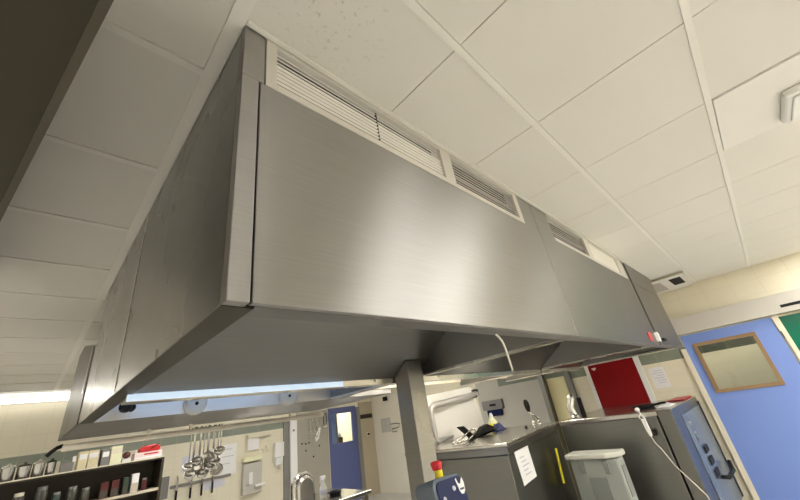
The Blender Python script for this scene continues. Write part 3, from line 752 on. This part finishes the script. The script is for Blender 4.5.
lpart(pr, 'text_lines', M['print'], ps)
# raised white lid with tubular bar
lid = thing('tilting_lid', 'raised white lid with bent tubular bar behind the post', 'lid', (3.035, 1.896, 0), BA)
yl = 1.125
lpart(MB().prism([(.53, yl, TZ-.02), (2.05, yl, 1.275), (1.90, yl, 1.862), (.51, yl, 1.775)], (0, .04, 0)), 'lid_panel', M['white'], lid, .006)
lpart(MB().tube([(1.86, yl-.06, 1.742), (1.40, yl-.06, 1.71), (.62, yl-.06, 1.66), (.555, yl-.06, 1.635), (.55, yl-.06, 1.58), (.585, yl-.05, 1.31), (.62, yl-.05, 1.288), (.95, yl-.05, 1.292)], [.04, .04, .04, .03, .026, .026, .026, .026], 12), 'bar', M['bar_steel'], lid)
lpart(MB().box(1.85, 1.885, yl-.09, yl, 1.715, 1.80), 'bar_bracket', M['black'], lid)
lpart(MB().box(1.79, 1.815, yl-.09, yl, 1.69, 1.72), 'bar_bracket', M['black'], lid)
# objects on that worktop
t = thing('black_tray', 'black dish tipped up at one side on the angled appliance', 'tray', (3.95, 2.86, TZ))
yy = 2.66
part(MB().prism([(-.12+3.60, yy, 1.40), (-.12+3.615, yy, 1.405), (-.12+3.80, yy, 1.275), (-.12+4.0, yy, 1.268), (-.12+4.30, yy, 1.31), (-.12+4.31, yy, 1.30), (-.12+4.0, yy, TZ+.001), (-.12+3.79, yy, TZ+.002)], (0, .10, 0)), 'dish', M['black'], t, .004)
part(MB().prism([(-.12+3.86, yy+.01, 1.278), (-.12+4.0, yy+.01, 1.355), (-.12+4.10, yy+.01, 1.37), (-.12+4.26, yy+.01, 1.315), (-.12+4.1, yy+.01, 1.282)], (0, .07, 0)), 'contents', M['black'], t, .01)
t = thing('steel_tongs', 'pair of steel tongs beside the black dish', 'tongs', (-.1+3.45, 2.62, TZ))
part(MB().tube([(-.1+3.27, 2.60, TZ+.012), (-.1+3.45, 2.60, TZ+.045), (-.1+3.64, 2.60, TZ+.10)], .010, 8).tube([(-.1+3.30, 2.56, TZ+.012), (-.1+3.48, 2.55, TZ+.02), (-.1+3.66, 2.56, TZ+.07)], .010, 8)
     .tube([(-.1+3.64, 2.60, TZ+.10), (-.1+3.665, 2.58, TZ+.10), (-.1+3.66, 2.56, TZ+.07)], .010, 8), 'arms', M['chrome'], t)
t = thing('spray_bottle', 'small yellow and white bottle standing behind the black dish', 'bottle', (4.50, 2.94, TZ))
part(MB().lathe((4.50, 2.94, TZ), [(0, 0), (.055, 0), (.06, .01), (.06, .10), (.035, .135), (.02, .15)], 16), 'body', M['pale_yellow'], t)
part(MB().lathe((4.50, 2.94, TZ+.15), [(.026, 0), (.026, .03), (.016, .04), (.016, .055), (0, .058)], 12), 'cap', M['white'], t)
part(MB().lathe((4.50, 2.94, TZ), [(.061, .02), (.0615, .02), (.0615, .08), (.061, .08)], 16), 'label_band', M['yellow'], t)
rag = MB(); nx = 9
vs = []; fs = []
for a in range(nx):
    for b in range(nx):
        u, v = a/(nx-1), b/(nx-1)
        e = math.sin(PI*u)*math.sin(PI*v)
        vs.append((4.20+.25*u, 2.70+.14*v, TZ+.002+e*(.06+.035*math.sin(9*u+4*v)+.02*math.sin(17*v+3*u))))
for a in range(nx-1):
    for b in range(nx-1): fs.append((a*nx+b, (a+1)*nx+b, (a+1)*nx+b+1, a*nx+b+1))
rag._add(vs, fs, True)
o = rag.build('cleaning_cloth', M['cloth_blue'], None, 0, 'base')
sm_ = o.modifiers.new('thick', 'SOLIDIFY'); sm_.thickness = .004; sm_.offset = 1
tag(o, 'crumpled blue cloth beside the small yellow bottle', 'cloth')
t = thing('mixer_tap', 'low twin tap with black sprayer at the rear of the angled appliance', 'tap', (.08+4.62, 2.42, TZ))
part(MB().lathe((.08+4.55, 2.42, TZ), [(.035, 0), (.035, .01), (.02, .016), (.02, .06), (.026, .065), (0, .075)], 14).lathe((.08+4.66, 2.40, TZ), [(.035, 0), (.035, .01), (.02, .016), (.02, .06), (.026, .065), (0, .075)], 14), 'valves', M['chrome'], t)
part(MB().tube([(.08+4.55, 2.42, TZ+.06), (.08+4.53, 2.42, TZ+.12), (.08+4.51, 2.42, TZ+.17)], .012, 10).tube([(.08+4.66, 2.40, TZ+.05), (.08+4.60, 2.41, TZ+.10), (.08+4.56, 2.42, TZ+.13)], .012, 10), 'pipes', M['chrome'], t)
part(MB().lathe((.08+4.51, 2.42, TZ+.15), [(0, 0), (.02, .01), (.034, .06), (.034, .11), (.02, .15), (0, .155)], 14, RY(-.15)), 'sprayer', M['black'], t)
tag(MB().obox((4.30, 2.36, TZ+.0105), (.14, .03, .02), RZ(.5)).build('door_wedge', M['black'], None, .004, 'base'), 'short black wedge lying near the edge of the angled appliance', 'wedge')
tag(MB().tube([(4.215, 2.055, .715), (4.25, 2.06, .87), (4.285, 2.065, 1.03)], .013, 10).build('yellow_stick', M['yellow'], None, 0, None), 'yellow rod on the side of the angled appliance, left of the bin', 'rod')

# second appliance along the right
b2 = thing('steel_appliance', 'long stainless appliance with control panel beside the blue door', 'kitchen appliance', (5.6, 1.55, 0))
XB, XBE, Y20, Y21 = 4.74, 6.50, .93, 2.14
part(MB().box(XB+.012, XBE, Y20+.16, Y21, .10, TZ-.05), 'body', M['steel_dark'], b2, .005)
part(MB().box(XB, XBE, Y20+.145, Y21, TZ-.05, TZ), 'worktop', M['steel_top'], b2, .008)
part(MB().box(XB, XBE, Y20+.012, Y20+.14, .10, TZ-.004), 'control_column', M['steel_dark'], b2, .005)
part(MB().box(XB, XBE, Y20, Y20+.14, TZ-.004, TZ+.004), 'column_cap', M['steel_top'], b2, .003)
cp = part(MB().box(XB+.40, XBE-.07, Y20+.004, Y20+.012, .12, TZ-.10), 'control_panel', M['navy_edge'], b2, .002, 'blue-grey glossy control panel')
part(MB().box(XBE-.07, XBE-.02, Y20-.004, Y20+.012, .12, TZ-.06), 'panel_edge', M['black'], b2)
for (x, z) in ((5.33, 1.06), (5.36, .955)):
    part(MB().lathe((x, Y20+.004, z), [(0, .016), (.018, .014), (.021, 0)], 14, RX(PI/2)), 'indicator_knob', M['steel_dark'], cp)
part(MB().box(5.34, 5.42, Y20, Y20+.004, .875, .905), 'warning_label', M['jar_red'], cp)
for z in (.775, .66, .545):
    part(MB().box(5.44, 5.66, Y20-.012, Y20+.004, z-.035, z+.035), 'push_button', M['black'], cp, .004)
part(MB().tube([(5.70, Y20+.004, .47), (5.72, Y20-.06, .46), (6.15, Y20-.07, .45), (6.28, Y20-.05, .52)], .02, 10), 'lever', M['black'], cp)
for (x, y) in ((4.85, 1.05), (6.4, 1.05), (4.85, 2.0), (6.4, 2.0)):
    part(MB().lathe((x, y, 0), [(0, 0), (.03, 0), (.03, .02), (.022, .03), (.022, .10)], 14), 'leg', M['polished'], b2)
t = thing('water_tap', 'bent chrome water pipe rising at the rear of the long appliance', 'tap', (5.10, 2.08, TZ))
part(MB().tube([(5.08, 2.06, TZ), (5.08, 2.06, TZ+.02)], .06, 14), 'base', M['chrome'], t)
part(MB().tube([(5.08, 2.06, TZ+.01), (5.08, 2.07, TZ+.06), (5.06, 2.08, TZ+.12), (5.12, 2.05, TZ+.22), (5.115, 2.06, TZ+.27)], .048, 14), 'pipe', M['polished'], t)
part(MB().tube([(5.20, 1.99, TZ), (5.20, 1.99, TZ+.22)], .03, 10), 'valve', M['black'], t)
t = thing('shallow_pan', 'shallow black pan on the long appliance in front of the red board', 'pan', (5.25, 1.30, TZ))
part(MB().lathe((5.28, 1.30, TZ), [(0, .004), (.10, .004), (.14, .035), (.145, .035), (.105, 0), (0, 0)], 24), 'pan', M['black'], t)
part(MB().tube([(5.2, 1.18, TZ+.03), (5.12, 1.08, TZ+.045), (5.05, 1.02, TZ+.05)], .012, 8), 'handle', M['black'], t)
t = thing('red_tray', 'shallow red tray lying at the right end of the long appliance', 'tray', (6.07, 1.06, TZ+.004))
part(MB().prism([(5.80, .96, TZ+.0045), (6.36, .96, TZ+.0045), (6.40, .955, TZ+.02), (5.76, .955, TZ+.02)], (0, .20, 0)), 'tray', M['red_gloss'], t, .01)
o = MB()
vs = []; fs = []
for a in range(nx):
    for b in range(nx):
        u, v = a/(nx-1), b/(nx-1); e = math.sin(PI*u)*math.sin(PI*v)
        vs.append((5.0+.36*u, .98+.14*v, TZ+.006+e*(.03+.012*math.sin(8*u+3*v))))
for a in range(nx-1):
    for b in range(nx-1): fs.append((a*nx+b, (a+1)*nx+b, (a+1)*nx+b+1, a*nx+b+1))
o._add(vs, fs, True)
o = o.build('paper_towel', M['paper'], None, 0, 'base'); q = o.modifiers.new('thick', 'SOLIDIFY'); q.thickness = .003; q.offset = 1
tag(o, 'crumpled white paper towel between the black pan and red tray', 'paper towel')
# plug on a cord
t = thing('power_cord', 'white plug and thin cord hanging over the front of the long appliance', 'cord', (4.70, 1.15, .3))
part(MB().tube([(4.78, 1.25, TZ+.022), (4.735, 1.232, TZ+.016), (4.722, 1.215, TZ-.02), (4.715, 1.205, 1.205)], .006, 8), 'lead', M['white'], t)
part(MB().lathe((4.79, 1.252, TZ+.026), [(0, -.024), (.022, -.016), (.022, .016), (0, .024)], 12, RY(PI/2)), 'toggle', M['white'], t)
part(MB().tube([(4.705, 1.235, 1.20), (4.70, 1.24, 1.225), (4.70, 1.22, 1.24), (4.70, 1.195, 1.225), (4.705, 1.19, 1.195)], .007, 8), 'plug_loop', M['white'], t)
part(MB().prism([(4.69, 1.232, 1.20), (4.69, 1.19, 1.20), (4.69, 1.18, 1.06), (4.69, 1.192, 1.03), (4.69, 1.212, 1.03), (4.69, 1.222, 1.08)], (.032, 0, 0)), 'plug', M['white'], t, .008)
part(MB().box(4.70, 4.736, 1.15, 1.18, 1.035, 1.09), 'socket', M['black'], t)
part(MB().tube([(4.705, 1.202, 1.03), (4.712, 1.19, .97), (4.712, 1.153, .905), (4.712, 1.099, .763), (4.712, 1.024, .644), (4.712, .945, .52), (4.712, .90, .30)], .005, 8), 'cable', M['cord'], t)

# bin with lid in front of the long appliance
bx0, bx1, by0, by1 = 4.18, 4.40, 1.43, 1.93
t = thing('lidded_bin', 'grey plastic bin with pale lid standing in front of the long appliance', 'bin', (4.34, 1.65, 0))
part(MB().prism([(bx0+.02, by0+.01, 0), (bx1, by0+.01, 0), (bx1, by1-.01, 0), (bx0+.02, by1-.01, 0)], (0, 0, .925)), 'body', M['bin'], t, .02)
part(MB().prism([(bx0-.02, by1+.01, .93), (bx0-.02, by0+.10, .93), (bx0+.08, by0-.02, .93), (bx1+.01, by0-.02, .93), (bx1+.01, by1+.01, .93)], (0, 0, .05)), 'lid', M['lid'], t, .012)
for y in (1.80, 1.56):
    part(MB().box(bx0+.002, bx0+.02, y-.025, y+.025, .80, .915), 'latch', M['ribs'], t, .004)
part(MB().box(bx0+.012, bx0+.02, 1.595, 1.765, .3, .77), 'front_recess', M['ribs'], t, .004)
part(MB().box(4.24, 4.35, by0+.002, by0+.01, .60, .86), 'side_recess', M['ribs'], t, .004)

# blue control unit with stop button, foreground
ct = thing('mixer_control', 'navy blue control unit with red stop button in the foreground below the post', 'control unit', (.94, .87, 0))
ax = Vector((.94, .88, 0))
Rm = RZ(math.radians(-4)) @ RX(math.radians(-12))
def loc3(x, y, z): return Vector((.966, .832, 1.362))+Rm @ Vector((x, y, z))
def rrect(w0, w1, z0, z1, r, y, tilt=.0):
    pts = []
    for (cx, cz, a0_) in ((w1-r, z1-r, 0), (w0+r, z1-r, 90), (w0+r, z0+r, 180), (w1-r, z0+r, 270)):
        for k in range(7):
            a = math.radians(a0_+15*k); pts.append((cx+r*math.cos(a), y, cz+r*math.sin(a)))
    return pts
SK = lambda p: loc3(p[0]*.67, p[1], p[2]*.9)
part(MB().prism([SK(p) for p in rrect(-.100, .096, -.20, .062, .03, .0)], Rm @ Vector((0, .09, 0))), 'housing', M['navy_edge'], ct, .008)
fp = part(MB().prism([SK(p) for p in rrect(-.084, .090, -.19, .052, .026, -.004)], Rm @ Vector((0, .005, 0))), 'front_panel', M['navy'], ct, .001)
part(MB().box(.93, 1.01, .87, .93, 0, 1.20), 'column', M['steel_trim'], ct)
part(MB().box(.78, 1.12, .74, 1.10, 0, .02), 'base', M['steel_trim'], ct)
eb = MB().lathe(SK((.012, .04, .060)), [(.0135, -.004), (.013, .024)], 16)
part(eb, 'button_collar', M['yellow'], ct, label='yellow collar')
part(MB().lathe(SK((.012, .04, .086)), [(.014, 0), (.0165, .004), (.0165, .008), (.019, .012), (.0185, .021), (.012, .025), (0, .026)], 20), 'stop_button', M['knob_red'], ct, label='red mushroom stop button')
# white swoosh marks on the front
def swoosh(cx, cz, s):
    pts = [(-.024, .026), (-.017, .030), (-.010, .012), (.004, .008), (.018, .022), (.026, .027), (.030, .008), (.024, -.014), (.010, -.024), (-.006, -.022), (-.014, -.010), (-.018, .006)]
    return [SK((cx+x*s, -.0045, cz+z*s)) for x, z in pts]
part(MB().prism(swoosh(.062, .018, .92), Rm @ Vector((0, -.0015, 0))), 'swoosh_mark', M['paper'], fp)
mk = MB()
for k in range(4): mk.prism([SK((.054+k*.007, -.0062, .008)), SK((.059+k*.007, -.0062, .008)), SK((.059+k*.007, -.0062, .014)), SK((.054+k*.007, -.0062, .014))], Rm @ Vector((0, -.0008, 0)))
part(mk, 'mark_text', M['navy'], fp)
disc = [SK((.062+.034*math.cos(2*PI*k/20), -.0045, -.062+.030*math.sin(2*PI*k/20))) for k in range(20)]
part(MB().prism(disc, Rm @ Vector((0, -.0015, 0))), 'round_mark', M['lilac'], fp)
for (x, z) in ((.018, .020), (.026, -.028), (-.055, .0)):
    part(MB().lathe(SK((x, -.005, z)), [(0, .003), (.006, .002), (.007, 0)], 10, Rm @ RX(PI/2)), 'symbol', M['lilac'], fp)
part(MB().prism([SK(p) for p in rrect(-.058, -.034, -.10, -.012, .010, -.005)], Rm @ Vector((0, -.012, 0))), 'lever', M['black'], fp, .003)

# ------------------------------------------------------------------ worktop behind the post, its cloche, bottle and pan
wt = thing('prep_table', 'low steel prep table under the rear of the hood', 'table', (2.5, 4.3, 0))
part(MB().box(1.6, 3.1, 3.9, 4.75, .84, .88), 'top', M['steel_top'], wt, .006)
for (x, y) in ((1.66, 3.96), (3.04, 3.96), (1.66, 4.69), (3.04, 4.69)):
    part(MB().box(x-.025, x+.025, y-.025, y+.025, 0, .84), 'leg', M['steel_trim'], wt)
part(MB().box(1.66, 3.04, 3.96, 4.69, .25, .28), 'under_shelf', M['steel_trim'], wt)
t = thing('steel_cloche', 'tall polished steel dome with round top on the prep table', 'steel dome', (2.42, 4.3, .88))  # the polished steel cloche
def arch(w, hh, y): return [(2.42-w, y, .88), (2.42+w, y, .88)]+[(2.42+w*math.cos(PI*k/16), y, .88+hh-w+w*math.sin(PI*k/16)) for k in range(17)]
part(MB().prism(arch(.140, .315, 4.26), (0, .08, 0)), 'rear_shell', M['polished'], t, .02)
part(MB().prism(arch(.108, .275, 4.21), (0, .05, 0)), 'front_shell', M['polished'], t, .03)
t = thing('cleaner_bottle', 'white spray cleaner bottle beside the polished steel dome', 'bottle', (2.69, 4.3, .88))
part(MB().lathe((2.69, 4.3, .88), [(0, 0), (.038, 0), (.042, .01), (.042, .10), (.024, .14), (.015, .17), (.015, .185)], 16), 'body', M['white'], t)
part(MB().box(2.655, 2.72, 4.285, 4.315, 1.065, 1.10), 'trigger_head', M['paper'], t, .006)
part(MB().tube([(2.66, 4.3, 1.07), (2.65, 4.3, 1.05), (2.655, 4.3, 1.03)], .005, 6), 'trigger', M['paper'], t)
part(MB().lathe((2.69, 4.3, .88), [(.0425, .03), (.043, .03), (.043, .085), (.0425, .085)], 16), 'label_band', M['lilac'], t)
t = thing('black_pan', 'small black pan right of the white cleaner bottle', 'pan', (2.80, 4.22, .88))
part(MB().lathe((2.80, 4.22, .88), [(0, .004), (.06, .004), (.072, .045), (.076, .045), (.064, 0), (0, 0)], 20), 'pan', M['black'], t)
part(MB().tube([(2.74, 4.25, .92), (2.69, 4.20, .93), (2.66, 4.16, .93)], .008, 8), 'handle', M['black'], t)

# ------------------------------------------------------------------ unseen fill lights added for the passage and store seen through door panes
for nm, loc, sx, sy, e in (('passage_fill', (7.2, .4, 2.65), .5, 1.4, 9), ('store_fill', (5.8, 8.7, 2.65), 1.2, .4, 30)):
    L_ = bpy.data.lights.new(nm, 'AREA'); L_.shape = 'RECTANGLE'; L_.size = sx; L_.size_y = sy; L_.energy = e; L_.color = (1, .94, .82)
    o = bpy.data.objects.new(nm, L_); COL.objects.link(o); o.location = loc
struct(MB().box(6.75, 7.9, -2.3, 2.1, CE-.02, CE), 'ceiling_passage', M['paint'])

# ------------------------------------------------------------------ world, camera, view
W = bpy.data.worlds.new('World'); SC.world = W; W.use_nodes = True
W.node_tree.nodes['Background'].inputs[0].default_value = (.5, .55, .6, 1)
W.node_tree.nodes['Background'].inputs[1].default_value = .05

cam = bpy.data.cameras.new('camera'); co = bpy.data.objects.new('camera', cam); COL.objects.link(co)
right = Vector((0.715866, -0.682649, -0.146720))
down = Vector((0.203972, 0.405416, -0.891085))
fwd = Vector((0.667781, 0.607971, 0.429465))
mw = Matrix.Identity(4)
for r in range(3):
    mw[r][0] = right[r]; mw[r][1] = -down[r]; mw[r][2] = -fwd[r]
mw[2][3] = 1.6
co.matrix_world = mw
cam.sensor_width = 36; cam.lens = 346.284*36/800; cam.clip_start = .02
SC.camera = co
SC.cycles.use_denoising = True
SC.cycles.max_bounces = 10; SC.cycles.diffuse_bounces = 6; SC.cycles.glossy_bounces = 6
SC.cycles.sample_clamp_indirect = 8
SC.view_settings.view_transform = 'Standard'; SC.view_settings.look = 'None'
SC.view_settings.gamma = 1; SC.view_settings.use_curve_mapping = False
SC.view_settings.exposure = 1.15
